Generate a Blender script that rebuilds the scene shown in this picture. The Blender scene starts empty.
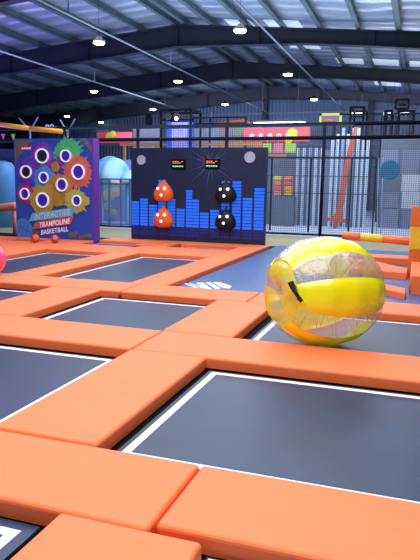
import bpy, bmesh, math, random
from mathutils import Vector, Matrix
random.seed(4)
C = bpy.context.scene
COL = C.collection
PI = math.pi
# ------------------------------------------------------------------ camera model (metres; eye 1.58 m above the mats)
FPX = 608.83
H = 1.58
R_ = Vector((0.94606553, 0.32350889, 0.01737868))
U_ = Vector((-0.06651935, 0.14146954, 0.98770519))
F_ = Vector((-0.31707286, 0.93558985, -0.15535906))
def ray(x, y): return F_*FPX + R_*(x-210) + U_*(280-y)
def G(x, y, z=0.0):            # survey helper: point of the horizontal plane z seen at x, y
    d = ray(x, y); t = (z-H)/d.z
    return Vector((d.x*t, d.y*t, z))
def P(x, y, Y):                # survey helper: point of the upright plane Y
    d = ray(x, y); t = Y/d.y
    return Vector((d.x*t, Y, H+d.z*t))
cam = bpy.data.objects.new('camera', bpy.data.cameras.new('camera'))
COL.objects.link(cam)
m4 = Matrix(((R_.x, U_.x, -F_.x, 0), (R_.y, U_.y, -F_.y, 0), (R_.z, U_.z, -F_.z, H), (0, 0, 0, 1)))
cam.matrix_world = m4
cam.data.sensor_width = 36; cam.data.lens = FPX/560*36; cam.data.clip_end = 300; cam.data.clip_start = 0.05
C.camera = cam
C.view_settings.view_transform = 'Standard'
C.view_settings.look = 'None'
C.view_settings.exposure = 0.0

# ------------------------------------------------------------------ materials
def mat(name, col, rough=.5, metal=0, emit=None, es=0, bump=0, bscale=20, var=0, vscale=4, col2=None, spec=.5, coat=0):
    m = bpy.data.materials.new(name); m.use_nodes = True
    nt = m.node_tree; b = nt.nodes['Principled BSDF']
    b.inputs['Base Color'].default_value = (*col, 1)
    b.inputs['Roughness'].default_value = rough
    b.inputs['Metallic'].default_value = metal
    b.inputs['Specular IOR Level'].default_value = spec
    b.inputs['Coat Weight'].default_value = coat
    if emit:
        b.inputs['Emission Color'].default_value = (*emit, 1); b.inputs['Emission Strength'].default_value = es
    tc = nt.nodes.new('ShaderNodeNewGeometry')
    n = nt.nodes.new('ShaderNodeTexNoise'); n.inputs['Scale'].default_value = vscale; n.inputs['Detail'].default_value = 4
    nt.links.new(tc.outputs['Position'], n.inputs['Vector'])
    if var or col2:
        r = nt.nodes.new('ShaderNodeValToRGB')
        c2 = col2 or tuple(c*(1-var) for c in col)
        r.color_ramp.elements[0].position = .3; r.color_ramp.elements[1].position = .7
        r.color_ramp.elements[0].color = (*col, 1); r.color_ramp.elements[1].color = (*c2, 1)
        nt.links.new(n.outputs['Fac'], r.inputs['Fac']); nt.links.new(r.outputs['Color'], b.inputs['Base Color'])
    if bump:
        n2 = nt.nodes.new('ShaderNodeTexNoise'); n2.inputs['Scale'].default_value = bscale; n2.inputs['Detail'].default_value = 3
        nt.links.new(tc.outputs['Position'], n2.inputs['Vector'])
        bp = nt.nodes.new('ShaderNodeBump'); bp.inputs['Strength'].default_value = bump; bp.inputs['Distance'].default_value = .05
        nt.links.new(n2.outputs['Fac'], bp.inputs['Height']); nt.links.new(bp.outputs['Normal'], b.inputs['Normal'])
    return m
ORANGE = mat('orange_vinyl', (1.0, .215, .070), .55, var=.06, vscale=2.2, bump=.15, bscale=5, spec=.25)
ORANGE_D = mat('orange_vinyl_deep', (.85, .19, .03), .45, var=.1, bump=.15, bscale=6)
YELLOWV = mat('yellow_vinyl', (.85, .62, .04), .45, var=.08, bump=.1, bscale=8)
MAT = mat('black_woven_mat', (.010, .036, .092), .40, var=.35, vscale=1.1, bump=.10, bscale=160, spec=.45)
MATB = mat('blue_grey_mat', (.052, .125, .30), .4, var=.15, vscale=1.0, bump=.08, bscale=120, spec=.5)
BLACK = mat('black_frame', (.004, .004, .006), .8, spec=.1)
WHITE = mat('white_line', (.80, .83, .90), .6, var=.05)
STEELD = mat('dark_steel', (.016, .019, .034), .5, var=.25, vscale=3)
STEELP = mat('purlin_steel', (.11, .16, .18), .45, metal=.3, var=.35, vscale=2)
CONDUIT = mat('galvanised_pipe', (.30, .34, .42), .4, metal=.4)
def foil():
    m = mat('roof_foil', (.50, .53, .60), .38, metal=.55, bump=.9, bscale=.9, col2=(.34, .38, .52), vscale=.8)
    nt = m.node_tree; w = nt.nodes.new('ShaderNodeTexWave'); w.bands_direction = 'Y'
    w.inputs['Scale'].default_value = .35; w.inputs['Distortion'].default_value = 5; w.inputs['Detail'].default_value = 3
    g = nt.nodes.new('ShaderNodeNewGeometry'); nt.links.new(g.outputs['Position'], w.inputs['Vector'])
    bp = [n for n in nt.nodes if n.type == 'BUMP'][0]
    bp2 = nt.nodes.new('ShaderNodeBump'); bp2.inputs['Strength'].default_value = .7; bp2.inputs['Distance'].default_value = .12
    nt.links.new(w.outputs['Fac'], bp2.inputs['Height']); nt.links.new(bp.outputs['Normal'], bp2.inputs['Normal'])
    nt.links.new(bp2.outputs['Normal'], nt.nodes['Principled BSDF'].inputs['Normal'])
    return m
FOIL = foil()
def corrugated(name, col, sc):
    m = mat(name, col, .5, metal=.2, var=.2, vscale=.6)
    nt = m.node_tree; w = nt.nodes.new('ShaderNodeTexWave'); w.bands_direction = 'X'; w.inputs['Scale'].default_value = sc
    g = nt.nodes.new('ShaderNodeNewGeometry'); nt.links.new(g.outputs['Position'], w.inputs['Vector'])
    bp = nt.nodes.new('ShaderNodeBump'); bp.inputs['Strength'].default_value = .8; bp.inputs['Distance'].default_value = .05
    nt.links.new(w.outputs['Fac'], bp.inputs['Height']); nt.links.new(bp.outputs['Normal'], nt.nodes['Principled BSDF'].inputs['Normal'])
    return m
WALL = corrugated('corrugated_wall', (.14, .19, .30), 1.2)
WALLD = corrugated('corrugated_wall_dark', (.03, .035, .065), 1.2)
FLOORB = mat('beige_floor', (.34, .30, .16), .5, var=.15)
FLOORC = mat('pale_floor', (.42, .50, .66), .4, var=.2)
NETM = mat('net_cord', (.06, .08, .14), .7)
POSTM = mat('fence_post', (.007, .009, .018), .75, spec=.15)
LAMPM = mat('lamp_housing', (.02, .02, .03), .5)
GLOW = mat('lamp_glow', (1, 1, 1), .5, emit=(.86, .93, 1), es=14)
PANELN = mat('navy_panel', (.008, .024, .072), .45, var=.15)
BARB = mat('bar_blue', (.012, .12, .70), .4, emit=(.01, .16, 1), es=.55)
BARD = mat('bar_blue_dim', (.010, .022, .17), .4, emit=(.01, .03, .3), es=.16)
RAYM = mat('ray_blue', (.05, .10, .26), .5)
GREYD = mat('speaker_grille', (.50, .54, .66), .6, bump=.3, bscale=60)
REDLED = mat('red_digit', (.8, .1, .05), .5, emit=(1, .25, .08), es=.7)
GRNLED = mat('green_digit', (.1, .7, .3), .5, emit=(.2, .9, .5), es=.6)
DOT = mat('white_target_light', (.9, .9, .9), .3, emit=(1, 1, 1), es=.9)
BAGO = mat('orange_bag', (.85, .15, .03), .5, bump=.1, bscale=20, spec=.3)
BAGB = mat('black_bag', (.010, .010, .016), .5, bump=.1, bscale=20, spec=.3)
TUBE = mat('tube_glow', (1, 1, 1), .5, emit=(.85, .95, 1), es=3)

# ------------------------------------------------------------------ mesh helpers
def link(name, me, m, parent=None, smooth=False):
    o = bpy.data.objects.new(name, me); COL.objects.link(o)
    for mm in (m if isinstance(m, (list, tuple)) else [m]): me.materials.append(mm)
    if parent: o.parent = parent
    if smooth:
        for p in me.polygons: p.use_smooth = True
    return o
def fin(bm, name, m, parent=None, smooth=False):
    bmesh.ops.recalc_face_normals(bm, faces=bm.faces)
    me = bpy.data.meshes.new(name); bm.to_mesh(me); bm.free()
    return link(name, me, m, parent, smooth)
def box(bm, x0, x1, y0, y1, z0, z1, mi=0):
    vs = [bm.verts.new((x, y, z)) for z in (z0, z1) for x, y in ((x0, y0), (x1, y0), (x1, y1), (x0, y1))]
    for f in ((3, 2, 1, 0), (4, 5, 6, 7), (0, 1, 5, 4), (1, 2, 6, 5), (2, 3, 7, 6), (3, 0, 4, 7)):
        bm.faces.new([vs[i] for i in f]).material_index = mi
def bar(bm, a, b, w, d=None, n=4, mi=0, cap=True):
    a = Vector(a); b = Vector(b); d = d or w
    t = (b-a).normalized(); up = Vector((0, 0, 1)) if abs(t.z) < .95 else Vector((0, 1, 0))
    s = t.cross(up).normalized(); u = s.cross(t)
    off = PI/4 if n == 4 else 0; k = math.sqrt(2) if n == 4 else 1
    ra = []; rb = []
    for i in range(n):
        an = off+2*PI*i/n; v = s*(math.cos(an)*w/2*k)+u*(math.sin(an)*d/2*k)
        ra.append(bm.verts.new(a+v)); rb.append(bm.verts.new(b+v))
    for i in range(n):
        bm.faces.new((ra[i], ra[(i+1) % n], rb[(i+1) % n], rb[i])).material_index = mi
    if cap:
        bm.faces.new(ra[::-1]).material_index = mi; bm.faces.new(rb).material_index = mi
def prism(bm, pts, z0, z1, mi=0):          # outline in XY
    a = [bm.verts.new((p[0], p[1], z0)) for p in pts]; b = [bm.verts.new((p[0], p[1], z1)) for p in pts]
    n = len(pts)
    for i in range(n): bm.faces.new((a[i], a[(i+1) % n], b[(i+1) % n], b[i])).material_index = mi
    bm.faces.new(a[::-1]).material_index = mi; bm.faces.new(b).material_index = mi
def slab(bm, pts, y0, y1, mi=0):           # outline in XZ, thickness along Y
    a = [bm.verts.new((p[0], y0, p[1])) for p in pts]; b = [bm.verts.new((p[0], y1, p[1])) for p in pts]
    n = len(pts)
    for i in range(n): bm.faces.new((a[i], a[(i+1) % n], b[(i+1) % n], b[i])).material_index = mi
    bm.faces.new(a[::-1]).material_index = mi; bm.faces.new(b).material_index = mi
def lathe(bm, prof, seg=24, c=(0, 0, 0), ax='z', mi=0):
    rings = []
    for r, h in prof:
        ring = []
        for i in range(seg):
            a = 2*PI*i/seg; x, y = r*math.cos(a), r*math.sin(a)
            p = (x, y, h) if ax == 'z' else (x, -h, y)
            ring.append(bm.verts.new((c[0]+p[0], c[1]+p[1], c[2]+p[2])))
        rings.append(ring)
    for q in range(len(rings)-1):
        for i in range(seg):
            bm.faces.new((rings[q][i], rings[q][(i+1) % seg], rings[q+1][(i+1) % seg], rings[q+1][i])).material_index = mi
    for rg in (rings[0], rings[-1]): bm.faces.new(rg).material_index = mi
def tag(o, label, cat, group=None, kind=None):
    o['label'] = label; o['category'] = cat
    if group: o['group'] = group
    if kind: o['kind'] = kind
    return o
def thing(name, label, cat, loc=(0, 0, 0), group=None):
    o = bpy.data.objects.new(name, None); COL.objects.link(o); o.location = loc; o.empty_display_size = .2
    return tag(o, label, cat, group)
def struct(o): o['kind'] = 'structure'; return o
def off(o, loc):                            # geometry was written in world metres: move origin onto the thing's base
    o.data.transform(Matrix.Translation(-Vector(loc))); return o
def copytree(root, loc, label=None, group=None):
    r = root.copy(); COL.objects.link(r); r.location = loc
    if label: r['label'] = label
    if group: r['group'] = group
    for ch in list(root.children):
        c = ch.copy(); COL.objects.link(c); c.parent = r
        for g in ch.children:
            d = g.copy(); COL.objects.link(d); d.parent = c
    return r

# ------------------------------------------------------------------ the setting
bm = bmesh.new()
def quad(bm, pts, mi=0): bm.faces.new([bm.verts.new(p) for p in pts]).material_index = mi
XL, XR, YB, YF = -30, 11, 44, -5
box(bm, XL, XR, YF, 15.95, -.25, -.03, 0)
box(bm, XL, XR, 15.95, 19.5, -.25, -.03, 1)
box(bm, XL, XR, 19.5, YB, -.25, -.03, 2)
struct(fin(bm, 'floor', [BLACK, FLOORB, FLOORC]))
RX, RZ, SL = -9.85, 8.0, .089
def ztop(x): return RZ-SL*abs(x-RX)
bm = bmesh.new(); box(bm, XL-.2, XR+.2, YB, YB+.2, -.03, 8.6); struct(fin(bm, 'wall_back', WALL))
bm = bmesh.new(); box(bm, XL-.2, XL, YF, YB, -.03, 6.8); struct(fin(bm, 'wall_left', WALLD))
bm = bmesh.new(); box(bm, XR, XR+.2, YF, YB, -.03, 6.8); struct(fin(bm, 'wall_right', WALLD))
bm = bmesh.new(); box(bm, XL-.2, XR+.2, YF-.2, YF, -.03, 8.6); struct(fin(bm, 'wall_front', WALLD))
bm = bmesh.new()
zz = .32
nx, ny = 1, 1
for xa, xb in ((XL-.2, RX), (RX, XR+.2)):
    quad(bm, [(xa, YF, ztop(xa)+zz), (xb, YF, ztop(xb)+zz), (xb, YB, ztop(xb)+zz), (xa, YB, ztop(xa)+zz)])
    quad(bm, [(xa, YF, ztop(xa)+zz+.1), (xb, YF, ztop(xb)+zz+.1), (xb, YB, ztop(xb)+zz+.1), (xa, YB, ztop(xa)+zz+.1)])
ceil = struct(fin(bm, 'ceiling', FOIL))
# purlins along the building
px = [RX+.26, RX-.22] + [-8.44+1.45*k for k in range(0, 14)] + [-11.62-1.62*k for k in range(0, 12)]
for x in px:
    if x < XL or x > XR: continue
    bm = bmesh.new(); z = ztop(x)
    bar(bm, (x, YF, z+.16), (x, YB, z+.16), .05, .26)
    bar(bm, (x+.06, YF, z+.04), (x+.06, YB, z+.04), .16, .03)
    bar(bm, (x-.04, YF, z+.285), (x-.04, YB, z+.285), .14, .02)
    fin(bm, 'purlin', STEELP, ceil)
# portal frames
def frame(Y):
    bm = bmesh.new()
    def dep(x):
        d = abs(x-RX)
        if x > RX: return .87-.30*min(d/5.2, 1) if d < 9.5 else .57+.05*(d-9.5)
        return .87 if d < 12 else .87+.06*(d-12)
    xs = [XL, -26, -22, -18, -14, RX, -8.2, -6.4, -4.6, -2, .5, 4, 8, XR]
    for a, b in zip(xs, xs[1:]):
        za, zb = ztop(a), ztop(b); da, db = dep(a), dep(b)
        slab(bm, [(a, za-da), (b, zb-db), (b, zb), (a, za)], Y-.02, Y+.02)
        slab(bm, [(a, za-.03), (b, zb-.03), (b, zb), (a, za)], Y-.17, Y+.17)
        slab(bm, [(a, za-da), (b, zb-db), (b, zb-db+.03), (a, za-da+.03)], Y-.17, Y+.17)
    for x in (-22, -18, -14, -9.85, -6.4, -2, .5, 4):
        box(bm, x-.02, x+.02, Y-.15, Y+.15, ztop(x)-dep(x), ztop(x))
    for x in (XL+.3, XR-.3):
        box(bm, x-.3, x+.3, Y-.17, Y+.17, -.03, ztop(x)-.4)
    fin(bm, 'roof_frame', STEELD, ceil)
for Y in (0.85, 8.7, 16.55, 24.4, 32.2, 40.2): frame(Y)
bm = bmesh.new()
for x in (-10.9, -3.5, -20): box(bm, x-.17, x+.17, YB-.35, YB, -.03, ztop(x))
struct(fin(bm, 'trim_1', STEELD))
bm = bmesh.new()
for z in (3.0, 4.4, 5.5, 6.6): box(bm, XL, XR, YB-.16, YB-.002, z, z+.14)
struct(fin(bm, 'trim_2', mat('wall_girt', (.17, .20, .28), .5)))
# glowing sheets added under the roof foil to imitate its bright reflections
ROOFGLOW = mat('roof_glow_sheet', (.8, .9, 1), .4, emit=(.72, .86, 1), es=.45, var=.6, vscale=1.2)
def roof_glow(n, x0, x1, y0, y1):
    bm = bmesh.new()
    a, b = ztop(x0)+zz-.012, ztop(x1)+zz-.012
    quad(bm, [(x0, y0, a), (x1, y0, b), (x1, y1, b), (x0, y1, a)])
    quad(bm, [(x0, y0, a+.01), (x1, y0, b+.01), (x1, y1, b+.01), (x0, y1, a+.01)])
    o = fin(bm, 'roof_glow_sheet', ROOFGLOW, ceil)
roof_glow(1, -7.95, -6.9, 24.6, 25.6)
roof_glow(2, -6.3, -4.9, 24.5, 25.6)
roof_glow(3, -6.25, -4.8, 27.6, 29.6)
roof_glow(4, -4.4, -3.1, 31.6, 32.9)
roof_glow(5, -2.7, -1.4, 31.5, 32.9)
roof_glow(6, -.9, .2, 31.6, 32.9)
roof_glow(7, -3.0, -1.5, 37.5, 39.5)
# conduits running under the frames
def conduit(x, z, y0, y1, label):
    bm = bmesh.new(); bar(bm, (x, y0, z), (x, y1, z), .06, n=8)
    for y in (8.7, 16.55, 24.4, 32.2, 40.2):
        if y0 < y < y1: bar(bm, (x, y, z), (x, y, z+.5), .03)
    o = fin(bm, 'cable_pipe', CONDUIT, ceil)
zc = 6.45
a = G(112, 36, zc); conduit(a.x, zc, 8, 42, 'pipe')
a = G(245, 10, 6.6); conduit(a.x, 6.6, 6, 43, 'thin pale pipe under the roof passing right of the centre lamp')
a = G(0, 51, 5.9); conduit(a.x, 5.9, 12, 43, 'lowest thin pale pipe, crossing the left roof down to the back wall')

# ------------------------------------------------------------------ pendant lamps
def lamp_parts(root, L):
    bm = bmesh.new(); lathe(bm, [(.05, .16), (.09, .15), (.10, .09), (.19, .055), (.205, 0), (.18, -.01)], 24)
    fin(bm, 'housing', LAMPM, root, True)
    bm = bmesh.new(); lathe(bm, [(.16, .06), (.185, -.005), (.185, -.035), (.15, -.07), (.08, -.085)], 24)
    fin(bm, 'diffuser', GLOW, root, True)
    bm = bmesh.new(); bar(bm, (0, 0, .15), (0, 0, .15+L), .012, n=6)
    bar(bm, (0, 0, .12), (.0, 0, .19), .05, n=6)
    fin(bm, 'cord', LAMPM, root)
ZL = 6.2
lamps = [((99, 42), 'round glowing hanging lamp at upper left, below the nearest roof frame'),
         ((240, 30), 'large round glowing hanging lamp at top centre, in front of the nearest roof frame'),
         ((178, 81), 'round hanging lamp left of centre, just under the second roof frame'),
         ((288, 74), 'round hanging lamp right of centre, beside the long sloping pipe end'),
         ((94, 91), 'round hanging lamp on the left, above the two lowest left lamps'),
         ((225, 104), 'round hanging lamp in the middle, against the back wall'),
         ((314, 99), 'rightmost small hanging lamp, low against the back wall'),
         ((67, 116), 'leftmost small hanging lamp, above the coloured basketball panel'),
         ((101, 122), 'lowest small hanging lamp, right of the leftmost one'),
         ((153, 109), 'small hanging lamp just left of the purple lit tower')]
for (x, y), lb in lamps:
    p = G(x, y, ZL)
    t = thing('hanging_lamp', lb, 'lamp', p, 'hanging lamps under the roof')
    lamp_parts(t, ztop(p.x)-ZL+.05)

# ------------------------------------------------------------------ trampolines
def tramp(x0, x1, y0, y1, label, w=.052, m=MAT, e=.035):
    c = ((x0+x1)/2, (y0+y1)/2, -.03)
    t = thing('trampoline_mat', label, 'trampoline', c, 'trampoline beds')
    bm = bmesh.new(); box(bm, x0-e, x1+e, y0-e, y1+e, -.03, 0)
    off(fin(bm, 'bed', m, t), c)
    bm = bmesh.new(); z0, z1 = -.002, .002
    box(bm, x0, x1, y1-w, y1, z0, z1); box(bm, x0, x1, y0, y0+w, z0, z1)
    box(bm, x0, x0+w, y0+w, y1-w, z0, z1); box(bm, x1-w, x1, y0+w, y1-w, z0, z1)
    off(fin(bm, 'border_line', WHITE, t), c)
tramp(-1.575, 1.3, 3.03, 4.75, 'large front trampoline mat with white border, filling the lower right')
tramp(-5.2, -2.495, 3.03, 4.75, 'black trampoline mat with white border cut by the left photo edge')
tramp(-4.5, -1.62, .4, 2.16, 'black trampoline mat corner with wide white band at bottom left corner', w=.054, e=.06)
tramp(-.752, 1.3, .4, 2.262, 'trampoline mat whose white corner just shows at the bottom edge', e=.012)
tramp(-4.05, -2.47, 5.76, 7.37, 'black trampoline mat left of the yellow bubble ball, between four orange pads')
tramp(-1.53, 1.3, 5.76, 7.40, 'black trampoline mat under the yellow bubble ball')
tramp(-7.1, -5.12, 5.76, 7.34, 'small visible piece of trampoline mat at the left edge below the pink ball')
tramp(-5.58, -4.2, 8.5, 11.9, 'long blue-grey trampoline mat in the middle, left of the blue arrow mat', w=.05, e=.08)
tramp(-7.8, -6.38, 8.5, 11.65, 'long trampoline mat right of the pink ball, with purple sheen', w=.05, e=.08)
tramp(-7.85, -6.55, 13.1, 14.1, 'far trampoline mat left of the navy panel and right of the two small balls', w=.04, e=.04)
tramp(-5.58, -4.14, 13.5, 14.28, 'far trampoline mat at the foot of the navy punch panel', w=.04, e=.04)
tramp(-10.0, -9.0, 13.05, 13.65, 'far trampoline mat at the left behind the two small orange balls', w=.04, e=.03)
# big blue landing mat with arrow marks
c = (-1, 12, -.03)
t = thing('landing_mat', 'wide blue mat with white arrow marks behind the yellow bubble ball', 'mat', c)
bm = bmesh.new(); box(bm, -3.47, 2.2, 8.27, 15.9, -.03, 0); off(fin(bm, 'bed', MATB, t), c)
bm = bmesh.new()
def gp(*l): return [tuple(G(x, y, 0))[:2] for x, y in l]
prism(bm, gp((196, 283), (203, 282.7), (212, 289.3), (206, 289.6)), -.001, .003)
prism(bm, gp((212.5, 282.3), (219, 282.2), (231.5, 286.3), (229.5, 288.6), (223, 287.9)), -.001, .003)
prism(bm, gp((205.5, 282.5), (210, 282.4), (221, 288.4), (215.5, 289)), -.001, .003)
prism(bm, gp((184, 283.5), (185.5, 283.3), (205, 290.2), (202, 290.6)), -.001, .003)
prism(bm, gp((189, 283.3), (190.2, 283.2), (205, 288.2), (203.4, 288.6)), -.001, .003)
off(fin(bm, 'arrow_marks', WHITE, t), c)

# ------------------------------------------------------------------ orange pads
def rounded_pad(bm, pts, z0, z1, r=.03):
    prism(bm, pts, z0, z1)
    es = [e for e in bm.edges if max(v.co.z for v in e.verts) > z0+.01]
    bmesh.ops.bevel(bm, geom=es, offset=r, segments=3, affect='EDGES', profile=.5)
def pad_poly(pts, label, z1=.085, z0=-.012, m=None, r=.022, name='safety_pad'):
    bm = bmesh.new(); rounded_pad(bm, pts, z0, z1, r)
    cx = sum(p[0] for p in pts)/len(pts); cy = sum(p[1] for p in pts)/len(pts)
    bmesh.ops.translate(bm, verts=bm.verts, vec=(-cx, -cy, 0))
    o = fin(bm, name, m or ORANGE, None, True)
    for p in o.data.polygons: p.use_smooth = p.area < .02
    o.location = (cx, cy, 0)
    return tag(o, label, 'pad', 'orange trampoline pads')
def pad(x0, x1, y0, y1, label, **k): return pad_poly([(x0, y0), (x1, y0), (x1, y1), (x0, y1)], label, **k)
pad(-1.46, -.768, .5, 2.235, 'nearest orange pad, cut off by the bottom photo edge left of centre', z1=.092)
pad(-3.9, -1.03, 2.25, 2.925, 'wide orange pad at lower left, between bottom left mat and slanting seam')
pad(-1.017, 1.9, 2.30, 2.925, 'wide orange pad filling the bottom right below the large front mat')
pad(-2.40, -1.67, 2.94, 4.87, 'long orange pad between the left mat and the large front mat', z1=.088)
pad(-5.6, -2.415, 4.88, 5.64, 'orange cross pad at the left edge, behind the left trampoline mat')
pad(-2.40, 1.9, 4.88, 5.64, 'long orange cross pad in front of the yellow bubble ball')
pad(-4.93, -4.17, 5.655, 7.50, 'orange pad left of the black mat in the middle distance')
pad(-2.43, -1.67, 5.655, 7.50, 'orange pad running up to the left of the yellow bubble ball')
pad(-9.3, -4.94, 7.515, 8.25, 'orange cross pad at the left edge, in front of the pink ball mat')
pad(-4.925, -3.88, 7.515, 8.25, 'short orange cross pad piece at the end of the long middle mat', z1=.089)
pad(-3.865, -2.05, 7.515, 8.25, 'orange cross pad piece in front of the blue arrow mat')
pad(-2.035, 1.9, 7.515, 8.25, 'orange cross pad behind the yellow bubble ball, reaching the right edge')
pad(-6.27, -5.7, 8.265, 11.98, 'long orange pad between the two long far mats')
pad(-4.09, -3.49, 8.265, 14.95, 'very long orange pad along the left side of the blue arrow mat')
pad(-9.4, -7.92, 8.265, 11.98, 'orange pad at the left edge beyond the pink ball')
pad(-7.905, -6.285, 11.75, 13.03, 'far orange pad behind the long mat with purple sheen')
pad(-11.5, -7.92, 11.995, 12.99, 'far orange pad carrying the two small orange balls')
pad(-6.27, -4.105, 12.0, 13.4, 'far orange cross pad behind the long blue-grey mat')
pad(-8.94, -7.92, 13.005, 13.93, 'far orange pad directly in front of the basketball panel')
pad(-6.49, -5.65, 13.415, 14.33, 'small orange pad, coloured darker for shade, in front of the left half of the navy panel', m=ORANGE_D, z1=.1)  # deeper vinyl colour stands for the shaded side of this pad
pad(-7.9, -6.505, 14.16, 14.95, 'orange pad at the foot of the navy panel, its left end')
pad(-6.49, -4.105, 14.345, 14.95, 'thin orange strip pad directly below the navy panel')
pad(-11.5, -10.06, 13.005, 13.93, 'orange pad below the left end of the basketball panel')
pad(-10.045, -8.955, 13.70, 13.93, 'thin orange strip pad just below the basketball panel')
# right side island
pad_poly([(-1.25, 9.72), (-.43, 9.25), (-.1, 8.98), (-.1, 9.42), (-.45, 9.72), (-1.25, 10.2)], 'slanting orange pad right of the bubble ball, touching the orange box', z0=.001, z1=.10, r=.02)
pad_poly([(-1.35, 11.3), (-.72, 11.12), (-.12, 11.02), (-.12, 11.62), (-.72, 12.5), (-1.35, 13.0)], 'slanting orange pad right of the bubble ball under the padded arm', z0=.001, z1=.12, r=.02)
pad_poly([(-1.6, 12.95+.1), (-.13, 13.1), (-.13, 13.75), (-1.6, 13.6)], 'farthest orange pad right of the bubble ball, below the padded arm', z0=.001, z1=.14, r=.02)
pad_poly([(-.06, 9.5), (1.4, 9.5), (1.4, 11.3), (-.06, 11.3)], 'raised orange padded box at the right edge below the striped post', z0=.001, z1=.29, r=.02, name='padded_box')

# striped post with padded arm
pst = thing('padded_arm_barrier', 'orange and yellow padded post with a striped side arm at right edge', 'barrier', (.09, 11.75, 0))
def sleeve(bm, a, b, r):
    a = Vector(a); b = Vector(b); t = (b-a).normalized()
    up = Vector((0, 0, 1)) if abs(t.z) < .9 else Vector((0, 1, 0)); s = t.cross(up).normalized(); u = s.cross(t)
    L = (b-a).length; prof = [(0, r*.9), (.012, r), (L-.012, r), (L, r*.9)]; rings = []
    for h, rr in prof:
        rings.append([bm.verts.new(a+t*h+(s*math.cos(2*PI*i/20)+u*math.sin(2*PI*i/20))*rr) for i in range(20)])
    for p, q in zip(rings, rings[1:]):
        for i in range(20): bm.faces.new((p[i], p[(i+1) % 20], q[(i+1) % 20], q[i]))
    bm.faces.new(rings[0]); bm.faces.new(rings[-1])
for z0, z1, m in ((.002, .46, ORANGE_D), (.46, .89, YELLOWV), (.89, 1.24, ORANGE_D)):
    bm = bmesh.new(); prism(bm, [(-.13, 11.64), (.31, 11.64), (.31, 11.86), (-.13, 11.86)], z0, z1)
    bmesh.ops.bevel(bm, geom=[e for e in bm.edges], offset=.015, segments=2, affect='EDGES')
    off(fin(bm, 'post_sleeve', m, pst), pst.location)
A0, A1 = P(343, 235.5, 11.95), P(414, 241.5, 11.72)
for f0, f1, m in ((0, .26, ORANGE_D), (.26, .58, YELLOWV), (.58, 1, ORANGE_D)):
    bm = bmesh.new(); sleeve(bm, A0.lerp(A1, f0), A0.lerp(A1, f1), .078)
    off(fin(bm, 'arm_sleeve', m, pst, True), pst.location)

# ------------------------------------------------------------------ bubble ball
YB_ = mat('yellow_pvc', (.93, .88, .012), .25, bump=.12, bscale=14, coat=.6)
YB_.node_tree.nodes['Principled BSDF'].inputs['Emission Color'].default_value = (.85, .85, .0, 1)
YB_.node_tree.nodes['Principled BSDF'].inputs['Emission Strength'].default_value = .10  # faint emission added to lift the yellow where it is shaded
def clear(name, base, dens, rough=.12):
    m = bpy.data.materials.new(name); m.use_nodes = True; nt = m.node_tree; nt.nodes.clear()
    out = nt.nodes.new('ShaderNodeOutputMaterial'); tr = nt.nodes.new('ShaderNodeBsdfTransparent'); tr.inputs[0].default_value = (*[.5+.5*c for c in base], 1)
    gl = nt.nodes.new('ShaderNodeBsdfGlossy'); gl.inputs['Roughness'].default_value = rough
    df = nt.nodes.new('ShaderNodeBsdfDiffuse'); df.inputs[0].default_value = (*base, 1)
    lw = nt.nodes.new('ShaderNodeLayerWeight'); lw.inputs['Blend'].default_value = .35
    mp = nt.nodes.new('ShaderNodeMapRange'); mp.inputs['To Min'].default_value = .06; mp.inputs['To Max'].default_value = .38
    n = nt.nodes.new('ShaderNodeTexNoise'); n.inputs['Scale'].default_value = 9; n.inputs['Detail'].default_value = 4
    bp = nt.nodes.new('ShaderNodeBump'); bp.inputs['Strength'].default_value = .6; bp.inputs['Distance'].default_value = .05
    m1 = nt.nodes.new('ShaderNodeMixShader'); m1.inputs[0].default_value = dens; m2 = nt.nodes.new('ShaderNodeMixShader')
    L = nt.links.new
    g = nt.nodes.new('ShaderNodeNewGeometry'); L(g.outputs['Position'], n.inputs['Vector'])
    L(n.outputs['Fac'], bp.inputs['Height']); L(bp.outputs['Normal'], gl.inputs['Normal']); L(bp.outputs['Normal'], lw.inputs['Normal'])
    L(lw.outputs['Facing'], mp.inputs['Value'])
    L(tr.outputs[0], m1.inputs[1]); L(df.outputs[0], m1.inputs[2]); L(m1.outputs[0], m2.inputs[1]); L(gl.outputs[0], m2.inputs[2])
    L(mp.outputs['Result'], m2.inputs[0]); L(m2.outputs[0], out.inputs[0])
    return m
CLEAR = clear('clear_pvc', (.85, .82, .88), .24, .2)
CLEARY = clear('yellow_tint_pvc', (.95, .86, .08), .66)
BC = Vector((-.84, 6.02, .548))
ball = thing('bubble_ball', 'big inflated bubble ball with yellow and clear panels on a trampoline', 'bubble ball', (BC.x, BC.y, 0))
ax = Vector((-.73, -.68, .03)).normalized()
e1 = Vector((0, 0, 1)); e1 = (e1-ax*e1.dot(ax)).normalized(); e2 = ax.cross(e1)
AX, RO, RI = .60, .525, .10
def bpt(th, ph, bulge=0.):        # th round the tube profile (0 = outermost), ph round the axis
    t = abs(th); sg = 1 if th >= 0 else -1
    if t > PI: t = 2*PI-t; sg = -sg
    if t <= 1.05: a_ = AX*math.sin(t); r_ = RO*math.cos(t)**.88
    elif t <= 1.95:
        f = (t-1.05)/.9; p0 = (AX*math.sin(1.05), RO*math.cos(1.05)**.88); p1 = (AX*1.0, .15); p2 = (AX*.84, .06)
        a_ = (1-f)**2*p0[0]+2*f*(1-f)*p1[0]+f*f*p2[0]; r_ = (1-f)**2*p0[1]+2*f*(1-f)*p1[1]+f*f*p2[1]
    else: f = (t-1.95)/(PI-1.95); a_ = AX*.84*(1-f); r_ = .06+.05*f
    a_ *= sg
    r_ += bulge; 
    return BC-Vector((BC.x, BC.y, 0))+ax*a_+(e1*math.cos(ph)+e2*math.sin(ph))*r_
NG = 10; PH0 = math.radians(0)
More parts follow.
